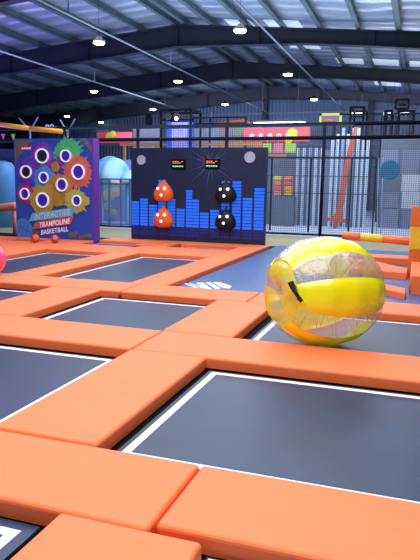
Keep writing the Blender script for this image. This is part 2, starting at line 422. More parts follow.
def gore(ph0, ph1, t0, t1, m, name, nt_=36, npf=12, outer=1):
    bm = bmesh.new(); g = []
    for i in range(nt_+1):
        th = t0+(t1-t0)*i/nt_; row = []
        for j in range(npf+1):
            f = j/npf; ph = ph0+(ph1-ph0)*f
            b = outer*(.022*(1-(2*f-1)**4) + .006*math.cos(th*14)*(1-(2*f-1)**2))*max(0, math.cos(th*.8))
            row.append(bm.verts.new(bpt(th, ph, b)))
        g.append(row)
    for i in range(nt_):
        for j in range(npf): bm.faces.new((g[i][j], g[i][j+1], g[i+1][j+1], g[i+1][j]))
    return fin(bm, name, m, ball, True)
PHC = math.radians(-87)          # centre of the yellow panel facing the camera
for k in range(NG):
    pc = PHC+k*2*PI/NG; hw = (.57 if k % 2 == 0 else .43)*2*PI/NG
    if k % 2 == 0: gore(pc-hw, pc+hw, -1.0, 1.0, YB_, 'yellow_panel')
    else: gore(pc-hw, pc+hw, -1.0, 1.0, CLEAR, 'clear_panel')
for a_, b_ in ((1.0, 1.95), (-1.95, -1.0)):
    gore(math.radians(-125), math.radians(40), a_, b_, CLEARY, 'tinted_rim', 14, 32, 0)
    gore(math.radians(40), math.radians(75), a_, b_, CLEAR, 'clear_rim', 14, 8, 0)
    gore(math.radians(75), math.radians(150), a_, b_, CLEARY, 'tinted_rim', 14, 16, 0)
    gore(math.radians(150), math.radians(235), a_, b_, CLEAR, 'clear_rim', 14, 18, 0)
for k in range(4):
    pc = PHC+PI/4*1+k*PI/2; 
    gore(pc-.62, pc+.62, 1.95, 2*PI-1.95, CLEARY, 'inner_sleeve', 20, 12, 0)
    gore(pc+.62, pc+PI/2-.62, 1.95, 2*PI-1.95, CLEAR, 'inner_sleeve', 20, 6, 0)
bm = bmesh.new()
for k in range(10):
    ph = PHC+(k+.5)*2*PI/10
    for th in (-.75, -.3, .15, .6):
        a = bpt(th, ph, -.01); b = bpt(PI-th*.9, ph+.12)
        bar(bm, a, b, .006, n=4, cap=False)
fin(bm, 'inner_cords', mat('cord_white', (.85, .85, .9), .5), ball)
bm = bmesh.new()
off_ = Vector((BC.x, BC.y, 0))
s0, s1 = P(290.5, 282, 5.42)-off_, P(301, 301, 5.42)-off_
pr = s0
for q in range(1, 7):
    f = q/6; p = s0.lerp(s1, f)+Vector((0, -.02*math.sin(f*PI), 0)); bar(bm, pr, p, .05, .03); pr = p
fin(bm, 'handle_strap', mat('strap_black', (.008, .008, .01), .6), ball)

# small balls
def ball_mesh(name, c, r, m, label, seams=True):
    bm = bmesh.new(); bmesh.ops.create_uvsphere(bm, u_segments=32, v_segments=20, radius=r)
    o = fin(bm, name, m, None, True); o.location = c; return tag(o, label, 'ball')
def seamed(c, r, label):
    t = thing('basketball', label, 'ball', (c[0], c[1], c[2]-r), 'small orange balls')
    bm = bmesh.new(); bmesh.ops.create_uvsphere(bm, u_segments=28, v_segments=18, radius=r, matrix=Matrix.Translation((0, 0, r)))
    fin(bm, 'rubber_skin', mat('ball_orange', (.72, .13, .035), .5, bump=.2, bscale=90), t, True)
    bm = bmesh.new()
    for rot in (Matrix.Rotation(.5, 3, 'Y'), Matrix.Rotation(1.4, 3, 'X')@Matrix.Rotation(.4, 3, 'Z'), Matrix.Rotation(1.2, 3, 'Y')):
        pts = [rot@Vector((math.cos(a)*r, math.sin(a)*r, 0))+Vector((0, 0, r)) for a in [2*PI*i/28 for i in range(28)]]
        for i in range(28): bar(bm, pts[i], pts[(i+1) % 28], .006, cap=False)
    fin(bm, 'seam', BLACK, t)
seamed((-8.87, 12.75, .085+.105), .105, 'small orange ball on the pad below the left of the basketball panel')
seamed((-8.40, 12.88, .085+.10), .10, 'small orange ball right of its twin below the basketball panel')
pc = G(-10.5, 275.5, .085)
ball_mesh('exercise_ball', (pc.x, pc.y, .085+.265), .265, mat('pink_rubber', (.85, .10, .28), .35, coat=.3), 'pink ball cut off by the left photo edge')

# ------------------------------------------------------------------ navy punch panel
X0, X1, YP, ZP = -7.38, -3.66, 15.02, 2.50
pn = thing('punch_game', 'navy blue wall panel with blue equalizer bars and four punch bags', 'panel', ((X0+X1)/2, YP+.1, -.03))
bm = bmesh.new(); box(bm, X0, (X0+X1)/2-.004, YP, YP+.16, -.03, ZP); off(fin(bm, 'board', PANELN, pn), pn.location)
bm = bmesh.new(); box(bm, (X0+X1)/2+.004, X1, YP, YP+.16, -.03, ZP); off(fin(bm, 'board', PANELN, pn), pn.location)
def N(x, y):                       # artwork coordinates of the panel
    return X0+(x-132)/134*(X1-X0), (243-y)/95*2.5
def ncrop(cx, cy): return N(120+cx/2.625, 110+cy/2.625)
bm = bmesh.new(); bm2 = bmesh.new()
cols = [(33, 53, 240), (57, 78, 233), (82, 103, 246), (107, 128, 180), (132, 153, 235), (157, 178, 258), (182, 198, 205), (199, 216, 235),
        (219, 241, 268), (246, 268, 255), (274, 294, 180), (301, 323, 180), (328, 351, 228), (356, 382, 200)]
for a, b, tp in cols:
    xa, _ = ncrop(a, 0); xb, _ = ncrop(b, 0); _, zt = ncrop(0, tp); _, zb = ncrop(0, 304)
    xb = min(xb, X1-.03)
    z = zb
    while z < zt-.02:
        box(bm, xa, xb, YP-.006, YP, z, z+.066); z += .082
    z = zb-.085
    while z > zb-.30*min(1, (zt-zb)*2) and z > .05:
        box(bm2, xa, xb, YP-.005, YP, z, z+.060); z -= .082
off(fin(bm, 'equalizer_bars', BARB, pn), pn.location)
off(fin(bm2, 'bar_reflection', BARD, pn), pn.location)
bm = bmesh.new()
for i in range(18):
    an = i*2*PI/18+random.uniform(-.1, .1); cx, cz = N(213, 163); L = random.uniform(.35, .85)
    dx, dz = math.cos(an), math.sin(an)
    pts = [(cx+dz*.02, cz-dx*.02), (cx+dx*L, min(ZP-.03, cz+dz*L)), (cx-dz*.02, cz+dx*.02)]
    slab(bm, pts, YP-.003, YP)
off(fin(bm, 'starburst_print', RAYM, pn), pn.location)
bm = bmesh.new()
for sx, sy, r in ((143, 160, .125), (250.5, 157, .14)):
    x, z = N(sx, sy); bm = bmesh.new()
    lathe(bm, [(r, 0), (r, .03), (r*.86, .035), (r*.8, .02), (.01, .02)], 28, (x, YP, z), 'y')
    off(fin(bm, 'speaker', GREYD, pn), pn.location)
for sx, sy in ((181.5, 164), (215, 163.5)):
    x, z = N(sx, sy); bm = bmesh.new(); box(bm, x-.19, x+.19, YP-.05, YP, z-.12, z+.12)
    s = off(fin(bm, 'scoreboard', BLACK, pn), pn.location)
    bm = bmesh.new()
    for i in range(5):
        for k in range(2):
            if (i+k) % 5 == 4: continue
            box(bm, x-.155+i*.062, x-.155+i*.062+.045, YP-.056, YP-.05, z+.02+k*.035, z+.045+k*.035)
    off(fin(bm, 'red_digits', REDLED, s), pn.location)
    bm = bmesh.new()
    for i in range(5): box(bm, x-.155+i*.062, x-.155+i*.062+.05, YP-.056, YP-.05, z-.07, z-.035)
    off(fin(bm, 'green_digits', GRNLED, s), pn.location)
def bag(x, z, m, label, big=1):
    t = thing('punch_bag', label, 'punch bag', (x, YP-.06, z-.26), 'wall punch bags')
    bm = bmesh.new(); prof = [(0, .10), (.02, .19), (.07, .26), (.15, .285), (.23, .275), (.32, .235), (.40, .175), (.46, .125), (.50, .08), (.515, .03)]
    seg = 24; rings = []
    for h, r in prof:
        rings.append([bm.verts.new((r*math.cos(2*PI*i/seg), -.03+min(.03, .62*r*math.sin(2*PI*i/seg)), h)) for i in range(seg)])
    for a_, b_ in zip(rings, rings[1:]):
        for i in range(seg): bm.faces.new((a_[i], a_[(i+1) % seg], b_[(i+1) % seg], b_[i]))
    bm.faces.new(rings[0]); bm.faces.new(rings[-1]); fin(bm, 'bag_body', m, t, True)
    for dx, h, r in ((-.115, .335, .035), (.08, .34, .042), (-.0, .17, .045)):
        bm = bmesh.new(); yy = -.185 if h < .2 else -.155
        lathe(bm, [(r, -.03), (r, .012), (r*.7, .022), (.004, .024)], 16, (dx, yy, h), 'y'); fin(bm, 'target_light', DOT, t, True)
    bm = bmesh.new(); bar(bm, (0, -.02, .50), (0, .0, .56), .05, .012); bar(bm, (0, -.01, .55), (0, .06, .56), .03); fin(bm, 'strap', m, t)
for bx, by, m, lb in ((164, 191, BAGO, 'upper orange pear shaped punch bag on the navy panel'), (164, 217, BAGO, 'lower orange pear shaped punch bag on the navy panel'),
                      (226, 190.5, BAGB, 'upper black pear shaped punch bag on the navy panel'), (226, 216.5, BAGB, 'lower black pear shaped punch bag on the navy panel')):
    x, z = N(bx, by); bag(x+.10, z, m, lb)

# ------------------------------------------------------------------ basketball panel (left)
YL = 14.0
cTL, cTR, cBL, cBR = P(14, 140, YL), P(92, 138, YL), P(17, 240, YL), P(92, 241, YL)
LX0, LX1, LZ = -10.33, cTR.x, cTR.z
def K(x, y):
    p = P(x, y, YL); return p.x, p.z
bp_ = thing('basketball_game', 'tall blue game panel with nine round holes, paint splashes and lettering', 'panel', ((LX0+LX1)/2, YL+.3, -.03))
def bf(bm, name, m, par=None, smooth=False): return off(fin(bm, name, m, par or bp_, smooth), bp_.location)
LB = mat('panel_blue', (.025, .075, .42), .45, var=.2, vscale=2, emit=(.02, .07, .5), es=.12)  # weak emission added to brighten the board
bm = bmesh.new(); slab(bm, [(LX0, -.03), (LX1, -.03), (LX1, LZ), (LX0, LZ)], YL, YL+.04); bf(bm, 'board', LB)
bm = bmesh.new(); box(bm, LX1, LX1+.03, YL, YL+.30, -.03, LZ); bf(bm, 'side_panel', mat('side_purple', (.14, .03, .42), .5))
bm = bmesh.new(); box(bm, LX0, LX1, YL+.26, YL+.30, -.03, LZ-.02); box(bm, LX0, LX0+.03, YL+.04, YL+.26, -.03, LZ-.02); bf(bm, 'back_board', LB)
WOOD = mat('grey_brown_print', (.20, .15, .16), .6, var=.4, vscale=12)
for pts_ in ([K(14.5, 140), K(35, 140), K(29, 144), K(19, 156), K(15, 166)], [K(80, 138.5), K(86, 138.3), K(92, 147), K(92, 153)],
             [K(30, 228), K(38, 228), K(38, 235.5), K(30, 236)], [K(68, 233), K(77, 231), K(78, 238), K(70, 238.5)], [K(77, 236), K(92, 233), K(92, 238), K(77, 239)]):
    bm = bmesh.new(); slab(bm, pts_, YL-.006, YL); bf(bm, 'wooden_print', WOOD)
def splat(x, y, r, col, seed, n=46, spike=.5, lay=0):
    rnd = random.Random(seed); bm = bmesh.new(); pts = []
    cx, cz = K(x, y); s = (K(x+1, y)[0]-cx)
    for i in range(n):
        a = 2*PI*i/n; rr = r*s*(.86+rnd.random()*.12+(spike*rnd.random()**2 if i % 2 else 0))
        pts.append((max(LX0+.01, min(LX1-.01, cx+rr*math.cos(a))), cz+rr*math.sin(a)))
    yy = YL-.008-.002*lay
    ctr = bm.verts.new((cx, yy, cz)); vs = [bm.verts.new((p[0], yy, p[1])) for p in pts]
    for i in range(n): bm.faces.new((ctr, vs[(i+1) % n], vs[i]))
    bf(bm, 'paint_splash', mat('splash', col, .5, var=.25, vscale=6))
sp = [(43, 157, 12, (.22, .05, .55)), (27, 172, 11, (.14, .05, .60)), (68, 153, 13.5, (.08, .55, .22)), (78, 172, 14, (.72, .16, .14)),
      (44.5, 178, 11, (.06, .32, .85)), (61, 188, 13, (.50, .26, .05)), (26, 194, 8.5, (.50, .03, .16)), (43, 200, 13, (.50, .38, .06)), (76, 201, 11, (.50, .52, .10)), (62, 160, 5, (.22, .05, .55)), (58,199,7,(.45,.30,.05)), (56, 167, 4.5, (.55,.28,.05)), (86, 201, 4.5, (.50, .52, .10))]
for i, (x, y, r, c_) in enumerate(sp): splat(x, y, r, c_, i+3, lay=i, spike=.45)
holes = [(43, 156, 6.7, 7.6), (27, 171.8, 5.7, 6.5), (66.6, 156, 5.5, 6.4), (79.2, 172, 6.6, 8), (44.6, 177.5, 4.8, 5.8), (62.7, 184.7, 5.7, 6.8), (25.8, 193.8, 4.8, 5.9), (43.5, 200, 6.5, 7.7), (77.6, 200.6, 4.6, 5.7)]
HD = [mat('hole_dark', (.012, .010, .05), .5), mat('hole_blue', (.03, .015, .30), .5, emit=(.05, .02, .6), es=.18)]
RING = mat('ring_white', (.85, .87, .95), .4, emit=(.9, .92, 1), es=.25)
for i, (x, y, a, b) in enumerate(holes):
    cx, cz = K(x, y); s = K(x+1, y)[0]-cx; s2 = cz-K(x, y+1)[1]
    bm = bmesh.new(); n = 32; g = []
    for f, yy in ((1.0, 0), (1.0, -.06), (.80, -.06), (.78, .0)):
        g.append([bm.verts.new((cx+a*s*f*math.cos(2*PI*k/n), YL-.034+yy*.6+.002, cz+b*s2*f*math.sin(2*PI*k/n))) for k in range(n)])
    for p, q in zip(g, g[1:]):
        for k in range(n): bm.faces.new((p[k], p[(k+1) % n], q[(k+1) % n], q[k]))
    rg = bf(bm, 'ring', RING)
    bm = bmesh.new(); vs = [bm.verts.new((cx+a*s*.8*math.cos(2*PI*k/n), YL-.036, cz+b*s2*.8*math.sin(2*PI*k/n))) for k in range(n)]
    bm.faces.new(vs); bf(bm, 'hole', HD[0 if i in (0, 1) else 1])
CY = mat('banner_cyan', (.16, .50, .68), .5); RD = mat('banner_red', (.70, .09, .11), .5)
bm = bmesh.new(); slab(bm, [K(29.2, 221.5), K(33.7, 213), K(76, 207.2), K(73, 216)], YL-.045, YL-.035); bf(bm, 'title_strip', CY)
bm = bmesh.new(); slab(bm, [K(33.7, 229), K(36.7, 221.5), K(74.5, 216.2), K(71.5, 224)], YL-.045, YL-.035); bf(bm, 'title_strip', RD)
def text(s, x0, y0, x1, y1, hpx, col, name='lettering', Y=None, par=None, K_=K, shear=0.):
    cu = bpy.data.curves.new('t', 'FONT'); cu.body = s; cu.size = 1; cu.offset = .018; cu.shear = shear
    o = bpy.data.objects.new('t', cu); COL.objects.link(o)
    dg = bpy.context.evaluated_depsgraph_get(); me = bpy.data.meshes.new_from_object(o.evaluated_get(dg))
    bpy.data.objects.remove(o)
    xs = [v.co.x for v in me.vertices]; ys = [v.co.y for v in me.vertices]
    w = max(xs)-min(xs); h = max(ys)-min(ys); mx, my = min(xs), min(ys)
    a = K_(x0, y0); b = K_(x1, y1); up = K_(x0, y0-hpx)[1]-a[1]
    for v in me.vertices:
        u = (v.co.x-mx)/w; t = (v.co.y-my)/h
        v.co = Vector((a[0]+(b[0]-a[0])*u, Y, a[1]+(b[1]-a[1])*u+up*t))
    ob = link(name, me, col, par); off(ob, par.location); return ob
TW = mat('lettering_white', (.88, .90, .95), .5, emit=(1, 1, 1), es=.1)
TC = mat('lettering_cyan', (.45, .80, .88), .5)
text('INTERACTIVE', 35.5, 220.0, 71.5, 215.0, 6, TC, Y=YL-.048, par=bp_, shear=.15)
text('TRAMPOLINE', 40.5, 227.6, 71, 223.4, 5.2, TW, Y=YL-.048, par=bp_, shear=.15)
text('BASKETBALL', 41.5, 234.8, 68.5, 231.2, 5, TW, Y=YL-.012, par=bp_)
bm = bmesh.new(); slab(bm, [K(21.3, 150.2), K(21.3, 146.6), K(31.5, 146.3), K(31.5, 149.9)], YL-.012, YL-.006); bf(bm, 'red_label', mat('label_red', (.75, .08, .05), .5))
bm = bmesh.new()
for q in range(5): slab(bm, [K(22.3+q*1.8, 149.0), K(22.3+q*1.8, 147.6), K(23.6+q*1.8, 147.6), K(23.6+q*1.8, 149.0)], YL-.015, YL-.012)
bf(bm, 'label_marks', TW)
cx, cz = K(23.5, 229); s = K(24.5, 229)[0]-cx
bm = bmesh.new(); n = 36
def clampx(x): return max(LX0+.01, x)
slab(bm, [(clampx(cx+9*s*math.cos(2*PI*i/n)), cz+9*s*math.sin(2*PI*i/n)) for i in range(n)], YL-.012, YL-.004); bf(bm, 'ball_print', mat('print_light_blue', (.07, .25, .75), .5))
bm = bmesh.new()
for k, (dx, rr) in enumerate(((0, 0), (12, 10), (-12, 10))):
    pts = []
    for i in range(13):
        t_ = -1+2*i/12; y_ = t_*8.4
        x_ = 0 if rr == 0 else dx-math.copysign(math.sqrt(max(0, 100-y_*y_*.6)), dx)*.85
        if x_*x_+y_*y_ < 76: pts.append((clampx(cx+s*(x_*.9+y_*.3)), YL-.014, cz+s*(y_*.9-x_*.3)))
    for a, b in zip(pts, pts[1:]): bar(bm, a, b, .018, .004)
bar(bm, (clampx(cx-8.5*s), YL-.014, cz+2.5*s), (cx+8.5*s, YL-.014, cz-2.5*s), .018, .004)
bf(bm, 'ball_print_lines', LB)

# ------------------------------------------------------------------ net fence
YN = 19.25
fence = thing('net_fence', 'tall dark rope net fence with two top rails behind the panels', 'fence', (-7, YN, -.03))
posts = [-18.7, -15.5, -12.35, -9.2, -6.04, -2.9, .3]
for x in posts:
    bm = bmesh.new(); bar(bm, (x, YN, -.03), (x, YN, 3.52), .11, n=10); off(fin(bm, 'fence_post', POSTM, fence, True), fence.location)
for z in (3.46, 3.05):
    bm = bmesh.new(); bar(bm, (-19, YN, z-.03), (1.2, YN, z+.01), .12, n=10); off(fin(bm, 'rail', POSTM, fence, True), fence.location)
bm = bmesh.new(); bar(bm, (-19, YN, .06), (1.2, YN, .06), .06, n=8); off(fin(bm, 'rail', POSTM, fence, True), fence.location)
bm = bmesh.new(); x = -8.2
while x < 1.2: bar(bm, (x, YN-.02, 0), (x, YN-.02, 3.05), .010, n=4, cap=False); x += .062
z = .1
while z < 3.4: bar(bm, (-8.2, YN-.02, z), (1.2, YN-.02, z), .010, n=4, cap=False); z += .062
x = -8.2
while x < 1.2: bar(bm, (x, YN-.02, 3.05), (x, YN-.02, 3.44), .013, n=4, cap=False); x += .062
off(fin(bm, 'net', NETM, fence), fence.location)

# ------------------------------------------------------------------ behind the net
def frame_box(bm, p0, p1, y0, y1, w):   # wire cage between (x,z) corners
    (xa, za), (xb, zb) = p0, p1
    for x in (xa, xb):
        for y in (y0, y1): bar(bm, (x, y, za), (x, y, zb), w)
    for z in (za, zb):
        for y in (y0, y1): bar(bm, (xa, y, z), (xb, y, z), w)
        for x in (xa, xb): bar(bm, (x, y0, z), (x, y1, z), w)
def XZ(x, y, Y): p = P(x, y, Y); return p.x, p.z
PALE = mat('pale_blue_padding', (.27, .37, .56), .5, var=.15, vscale=1)
PALE2 = mat('pale_white_padding', (.46, .56, .74), .5, var=.1)
GREYN = mat('grey_wall_padding', (.13, .16, .24), .5, var=.25, vscale=1)
REDO = mat('red_orange_plastic', (.60, .12, .07), .4)
# inner cage
Yc = 21.5
cg = thing('inner_cage', 'thin framed inner net cage behind the net fence, with white corner ropes', 'cage', (-3.3, Yc, -.03))
x0, zt = XZ(262, 157.5, Yc); x1, _ = XZ(376, 158.5, Yc)
bm = bmesh.new(); bar(bm, (x0, Yc, zt), (x1, Yc, zt), .07); off(fin(bm, 'rail', POSTM, cg), cg.location)
for q in (271, 309.5, 350, 374): 
    x, _ = XZ(q, 200, Yc); bm = bmesh.new(); bar(bm, (x, Yc, -.03), (x, Yc, zt), .055); off(fin(bm, 'cage_post', POSTM, cg), cg.location)
x, _ = XZ(377, 200, Yc)
for d in (.06, .2): bm = bmesh.new(); bar(bm, (x+d, Yc-.05, 0), (x+d-.08, Yc-.05, zt), .035); off(fin(bm, 'rope', PALE2, cg), cg.location)
for q in (176, 193): 
    bm = bmesh.new(); _, z = XZ(300, q, Yc); bar(bm, (x0, Yc, z), (x1, Yc, z), .025); off(fin(bm, 'rail', NETM, cg), cg.location)
# pale vertical padded slat wall
Ys = 25
sw = thing('slatted_wall', 'pale blue wall of tall vertical slats behind the net fence', 'wall', (-4.4, Ys, -.03))
bm = bmesh.new(); xa, _ = XZ(259, 200, Ys); xb, _ = XZ(366, 200, Ys); _, zt = XZ(320, 150, Ys)
box(bm, xa, xb, Ys+.1, Ys+.2, -.03, zt); off(fin(bm, 'backing', mat('slat_backing', (.16, .21, .33), .6, var=.3, vscale=.8), sw), sw.location)
for q in list(range(296, 326, 6))+list(range(330, 368, 5)):
    x, _ = XZ(q, 200, Ys); top = XZ(q, random.choice((128, 134, 140)) if q > 328 else 148, Ys)[1]
    bm = bmesh.new(); box(bm, x-.055, x+.055, Ys, Ys+.1, -.03, top); off(fin(bm, 'slat', random.choice((PALE, PALE2)), sw), sw.location)
# slide strip
bm = bmesh.new(); Yr = 24
pts = [XZ(356, 127, Yr), XZ(352, 142, Yr), XZ(347, 165, Yr), XZ(343, 190, Yr), XZ(339, 212, Yr), XZ(335, 221, Yr)]
w_ = [.07, .09, .10, .11, .12, .20]
for i in range(5):
    a, b = pts[i], pts[i+1]
    slab(bm, [(a[0]-w_[i], a[1]), (b[0]-w_[i+1], b[1]), (b[0]+w_[i+1], b[1]), (a[0]+w_[i], a[1])], Yr, Yr+.12)
a = XZ(326, 219, Yr); b = XZ(345, 221, Yr); bar(bm, (a[0], Yr, a[1]), (b[0], Yr, b[1]), .14)
bar(bm, (pts[5][0], Yr+.06, -.03), (pts[5][0], Yr+.06, pts[5][1]), .1)
tag(fin(bm, 'climbing_strip', REDO), 'tall narrow red-orange strip leaning up behind the net fence', 'slide')
# grey wall panels on the right with blue disc
Yg = 25.5
gw = thing('panelled_wall', 'dark grey square panelled wall behind the net at right', 'wall', (0, Yg, -.03))
xa, _ = XZ(378, 200, Yg)
bm = bmesh.new(); box(bm, xa, 4, Yg, Yg+.2, -.03, 3.5); off(fin(bm, 'backing', GREYN, gw), gw.location)
for i, q in enumerate((379, 400.5, 421)):
    for k, (ya, yb) in enumerate(((150, 174), (174.5, 191), (192, 208), (209, 230))):
        if q > 400 and k > 3: continue
        a = XZ(q+.6, yb, Yg); b = XZ(q+20, ya, Yg)
        m = mat('panel_tone', random.choice(((.17, .20, .30), (.12, .15, .22), (.2, .24, .34))), .45) if not (i == 1 and k in (1, 2)) else mat('panel_tone_light', (.45, .48, .55), .4)
        bm = bmesh.new(); box(bm, a[0], b[0], Yg-.04, Yg, a[1], b[1]); off(fin(bm, 'panel_square', m, gw), gw.location)
cx, cz = XZ(389.5, 170, 19.33); bm = bmesh.new(); lathe(bm, [(.27, -.03), (.30, 0), (.27, .03)], 28, (cx, 19.33, cz), 'y')
tag(fin(bm, 'round_target', mat('disc_blue', (.05, .34, .72), .4, emit=(.03, .3, .7), es=.15)), 'round bright blue disc tied behind the net at right', 'disc')
# stacked coloured blocks
n_ = 0
for row, y in enumerate((178, 183, 188.5, 193)):
    for k, q in enumerate((277.5, 288)):
        Yb = 24.2; a = XZ(q-4, y+2, Yb); b = XZ(q+3.6, y-2, Yb)
        c_ = ((.75, .5, .08), (.75, .25, .08), (.7, .12, .15), (.8, .30, .10))[(row+k) % 4]
        bm = bmesh.new(); box(bm, a[0], b[0], Yb, Yb+.3, a[1], b[1]); bmesh.ops.bevel(bm, geom=bm.edges[:], offset=.02, affect='EDGES')
        tag(fin(bm, 'foam_block', mat('block', c_, .5)), '%s foam block, %s column behind the net, row %s' % (('yellow', 'orange', 'crimson', 'light orange')[(row+k) % 4], ('left', 'right')[k], ('one (top)', 'two', 'three', 'four (bottom)')[row]), 'block', 'coloured foam blocks')
bm = bmesh.new(); Yb = 24.2; a = XZ(272, 210, Yb); b = XZ(294, 195.2, Yb); box(bm, a[0], b[0], Yb, Yb+.5, -.03, b[1]-.06)
tag(fin(bm, 'shelf_stand', GREYN), 'grey stand below the coloured foam blocks', 'stand')
# red banner with yellow shapes
def banner(x0, y0, x1, y1, Y, label, seed, posts=True):
    a = XZ(x0, y1, Y); b = XZ(x1, y0, Y)
    t = thing('banner', label, 'banner', ((a[0]+b[0])/2, Y, a[1]))
    bm = bmesh.new(); box(bm, a[0], b[0], Y, Y+.06, a[1], b[1]); off(fin(bm, 'cloth', mat('banner_red2', (.72, .07, .09), .5, emit=(.8, .08, .1), es=.08), t), t.location)
    return t, a, b
t, a, b = banner(243, 127, 310, 142, 24, 'long red banner with white dots and a yellow patch behind the net fence', 1)
for i in range(5):
    x, z = XZ(252+i*9, 136, 24); bm = bmesh.new(); lathe(bm, [(.1, 0), (.1, .03), (.02, .04)], 10, (x, 24, z), 'y')
    off(fin(bm, 'white_dot', PALE2, t), t.location)
x, z = XZ(292, 134, 24); bm = bmesh.new(); lathe(bm, [(.22, 0), (.22, .03), (.02, .04)], 10, (x, 24, z), 'y'); lathe(bm, [(.16, 0), (.16, .035), (.02, .04)], 9, (x-.12, 24, z-.22), 'y')
off(fin(bm, 'yellow_patch', YELLOWV, t), t.location)
LIME = mat('lime_board', (.42, .62, .12), .5); PINKB = mat('pink_board', (.72, .22, .28), .5)
for x0, x1, m, nm in ((262.5, 271.5, LIME, 'lime green'), (273, 283, PINKB, 'pink'), (284.5, 296, LIME, 'yellow green')):
    a = XZ(x0, 152.5, 23.9); b = XZ(x1, 143, 23.9); bm = bmesh.new(); box(bm, a[0], b[0], 23.9, 23.96, a[1], b[1]); bar(bm, ((a[0]+b[0])/2, 23.93, b[1]), ((a[0]+b[0])/2, 23.93, b[1]+.3), .02)
    tag(fin(bm, 'hanging_board', m), '%s square board hanging under the long red banner%s' % (nm, ' at its right end' if x0 > 284 else ' at its left end' if x0 < 263 else ' in the middle'), 'board')
a = XZ(263, 158, 24); b = XZ(286, 154.5, 24); bm = bmesh.new(); box(bm, a[0], b[0], 24, 24.1, a[1], b[1])
tag(fin(bm, 'orange_strip', mat('strip_orange', (.85, .35, .12), .5)), 'short orange strip under the hanging green and pink boards', 'strip')
t, a, b = banner(97, 132, 131.5, 143, 23, 'short red banner with a yellow patch between the two panels', 2)
x, z = XZ(110, 137, 23); bm = bmesh.new(); lathe(bm, [(.2, 0), (.2, .03), (.02, .04)], 9, (x, 23, z), 'y'); lathe(bm, [(.13, 0), (.13, .035), (.02, .04)], 9, (x+.15, 23, z+.12), 'y')
off(fin(bm, 'yellow_patch', YELLOWV, t), t.location)
# tube light
a = XZ(254, 123.5, 23.5); b = XZ(305, 122.8, 23.5)
t = thing('tube_light', 'long white glowing tube lamp above the red banner', 'lamp', ((a[0]+b[0])/2, 23.5, a[1]))
bm = bmesh.new(); bar(bm, (a[0], 23.5, a[1]), (b[0], 23.5, b[1]), .09, n=10); off(fin(bm, 'tube', TUBE, t), t.location)
bm = bmesh.new(); bar(bm, (a[0], 23.55, a[1]+.08), (b[0], 23.55, b[1]+.08), .08)
for x in (a[0]+.3, b[0]-.3): bar(bm, (x, 23.55, a[1]+.1), (x, 23.55, ztop(x)), .006)
off(fin(bm, 'fixture', LAMPM, t), t.location)
# purple lit tower
Yt = 24.5
tw = thing('lit_tower', 'black truss tower with purple and blue glowing curtains', 'tower', (-10, Yt, -.03))
a = XZ(161, 150, Yt); b = XZ(191, 109.5, Yt)
bm = bmesh.new(); frame_box(bm, (a[0], 0), b, Yt, Yt+1.2, .09)
for y in (120, 128):
    _, z = XZ(170, y, Yt); bar(bm, (a[0], Yt, z), (b[0], Yt, z), .07)
bar(bm, (a[0], Yt, XZ(170, 120, Yt)[1]), (b[0], Yt, b[1]), .03)
off(fin(bm, 'truss', BLACK, tw), tw.location)
for i, (x0, x1, c_) in enumerate(((162.5, 166.5, (.05, .12, 1)), (167, 183, (.42, .36, .85)), (183.5, 188.5, (.08, .16, 1)))):
    p = XZ(x0, 150, Yt); q = XZ(x1, 121, Yt); bm = bmesh.new(); n = 8
    for k in range(n):
        u0 = p[0]+(q[0]-p[0])*k/n; u1 = p[0]+(q[0]-p[0])*(k+1)/n
        slab(bm, [(u0, .3), (u1, .3), (u1, q[1]), (u0, q[1])], Yt+.5+.04*(k % 2), Yt+.54+.04*(k % 2))
    off(fin(bm, 'curtain', mat('curtain_glow', c_, .5, emit=c_, es=.28), tw), tw.location)
for q in (169.5, 178): 
    x, z = XZ(q, 116.5, Yt); bm = bmesh.new(); lathe(bm, [(.10, 0), (.16, .18), (.14, .2)], 12, (x, Yt, z), 'y'); bar(bm, (x, Yt, z), (x, Yt, b[1]), .03); off(fin(bm, 'stage_light', LAMPM, tw), tw.location)
x, z = XZ(178.2, 119, Yt); bm = bmesh.new(); lathe(bm, [(.07, .21), (.05, .23), (.01, .24)], 12, (x, Yt, z), 'y'); off(fin(bm, 'bulb', GLOW, tw), tw.location)
# mezzanine railing with orange panel
Ym = 27
mz = thing('balcony_railing', 'dark balcony railing with an orange slanting board left of the tube lamp', 'railing', (-9, Ym, 3.6))
bm = bmesh.new(); a = XZ(193, 124, Ym); b = XZ(246, 117, Ym)
for z in (a[1], b[1]): bar(bm, (a[0], Ym, z), (b[0], Ym, z), .06)
for k in range(4): x = a[0]+(b[0]-a[0])*k/3; bar(bm, (x, Ym, .0), (x, Ym, b[1]), .07)
off(fin(bm, 'rails', POSTM, mz), mz.location)
bm = bmesh.new(); slab(bm, [XZ(205, 124, Ym), XZ(252, 124, Ym), XZ(244, 119, Ym), XZ(228, 120.5, Ym)], Ym+.1, Ym+.2); off(fin(bm, 'orange_board', mat('board_orange', (.55, .14, .05), .5), mz), mz.location)
# pale panels behind centre panel tops
Yq = 27.5
bw = thing('padded_partition', 'pale blue and pink padded partition wall far behind the navy panel', 'partition', (-9, Yq, -.03))
for x0, x1, c_ in ((133, 160, (.42, .42, .55)), (191, 205, (.40, .52, .66)), (205.5, 219, (.48, .60, .74)), (219.5, 232, (.66, .40, .42)), (232.5, 243, (.42, .52, .36)), (243.5, 262, (.30, .36, .45))):
    p = XZ(x0, 150, Yq); q = XZ(x1, 126.5, Yq); bm = bmesh.new(); box(bm, p[0], q[0], Yq, Yq+.15, -.03, q[1]); off(fin(bm, 'panel', mat('partition', c_, .5, var=.2, vscale=2), bw), bw.location)
p = XZ(120, 146, 26); q = XZ(262, 142.5, 26); bm = bmesh.new(); box(bm, p[0], q[0], 26, 26.1, p[1], q[1])
for k in range(5):
    x = p[0]+.2+(q[0]-p[0]-.4)*k/4; box(bm, x-.05, x+.05, 26.02, 26.12, -.03, p[1])
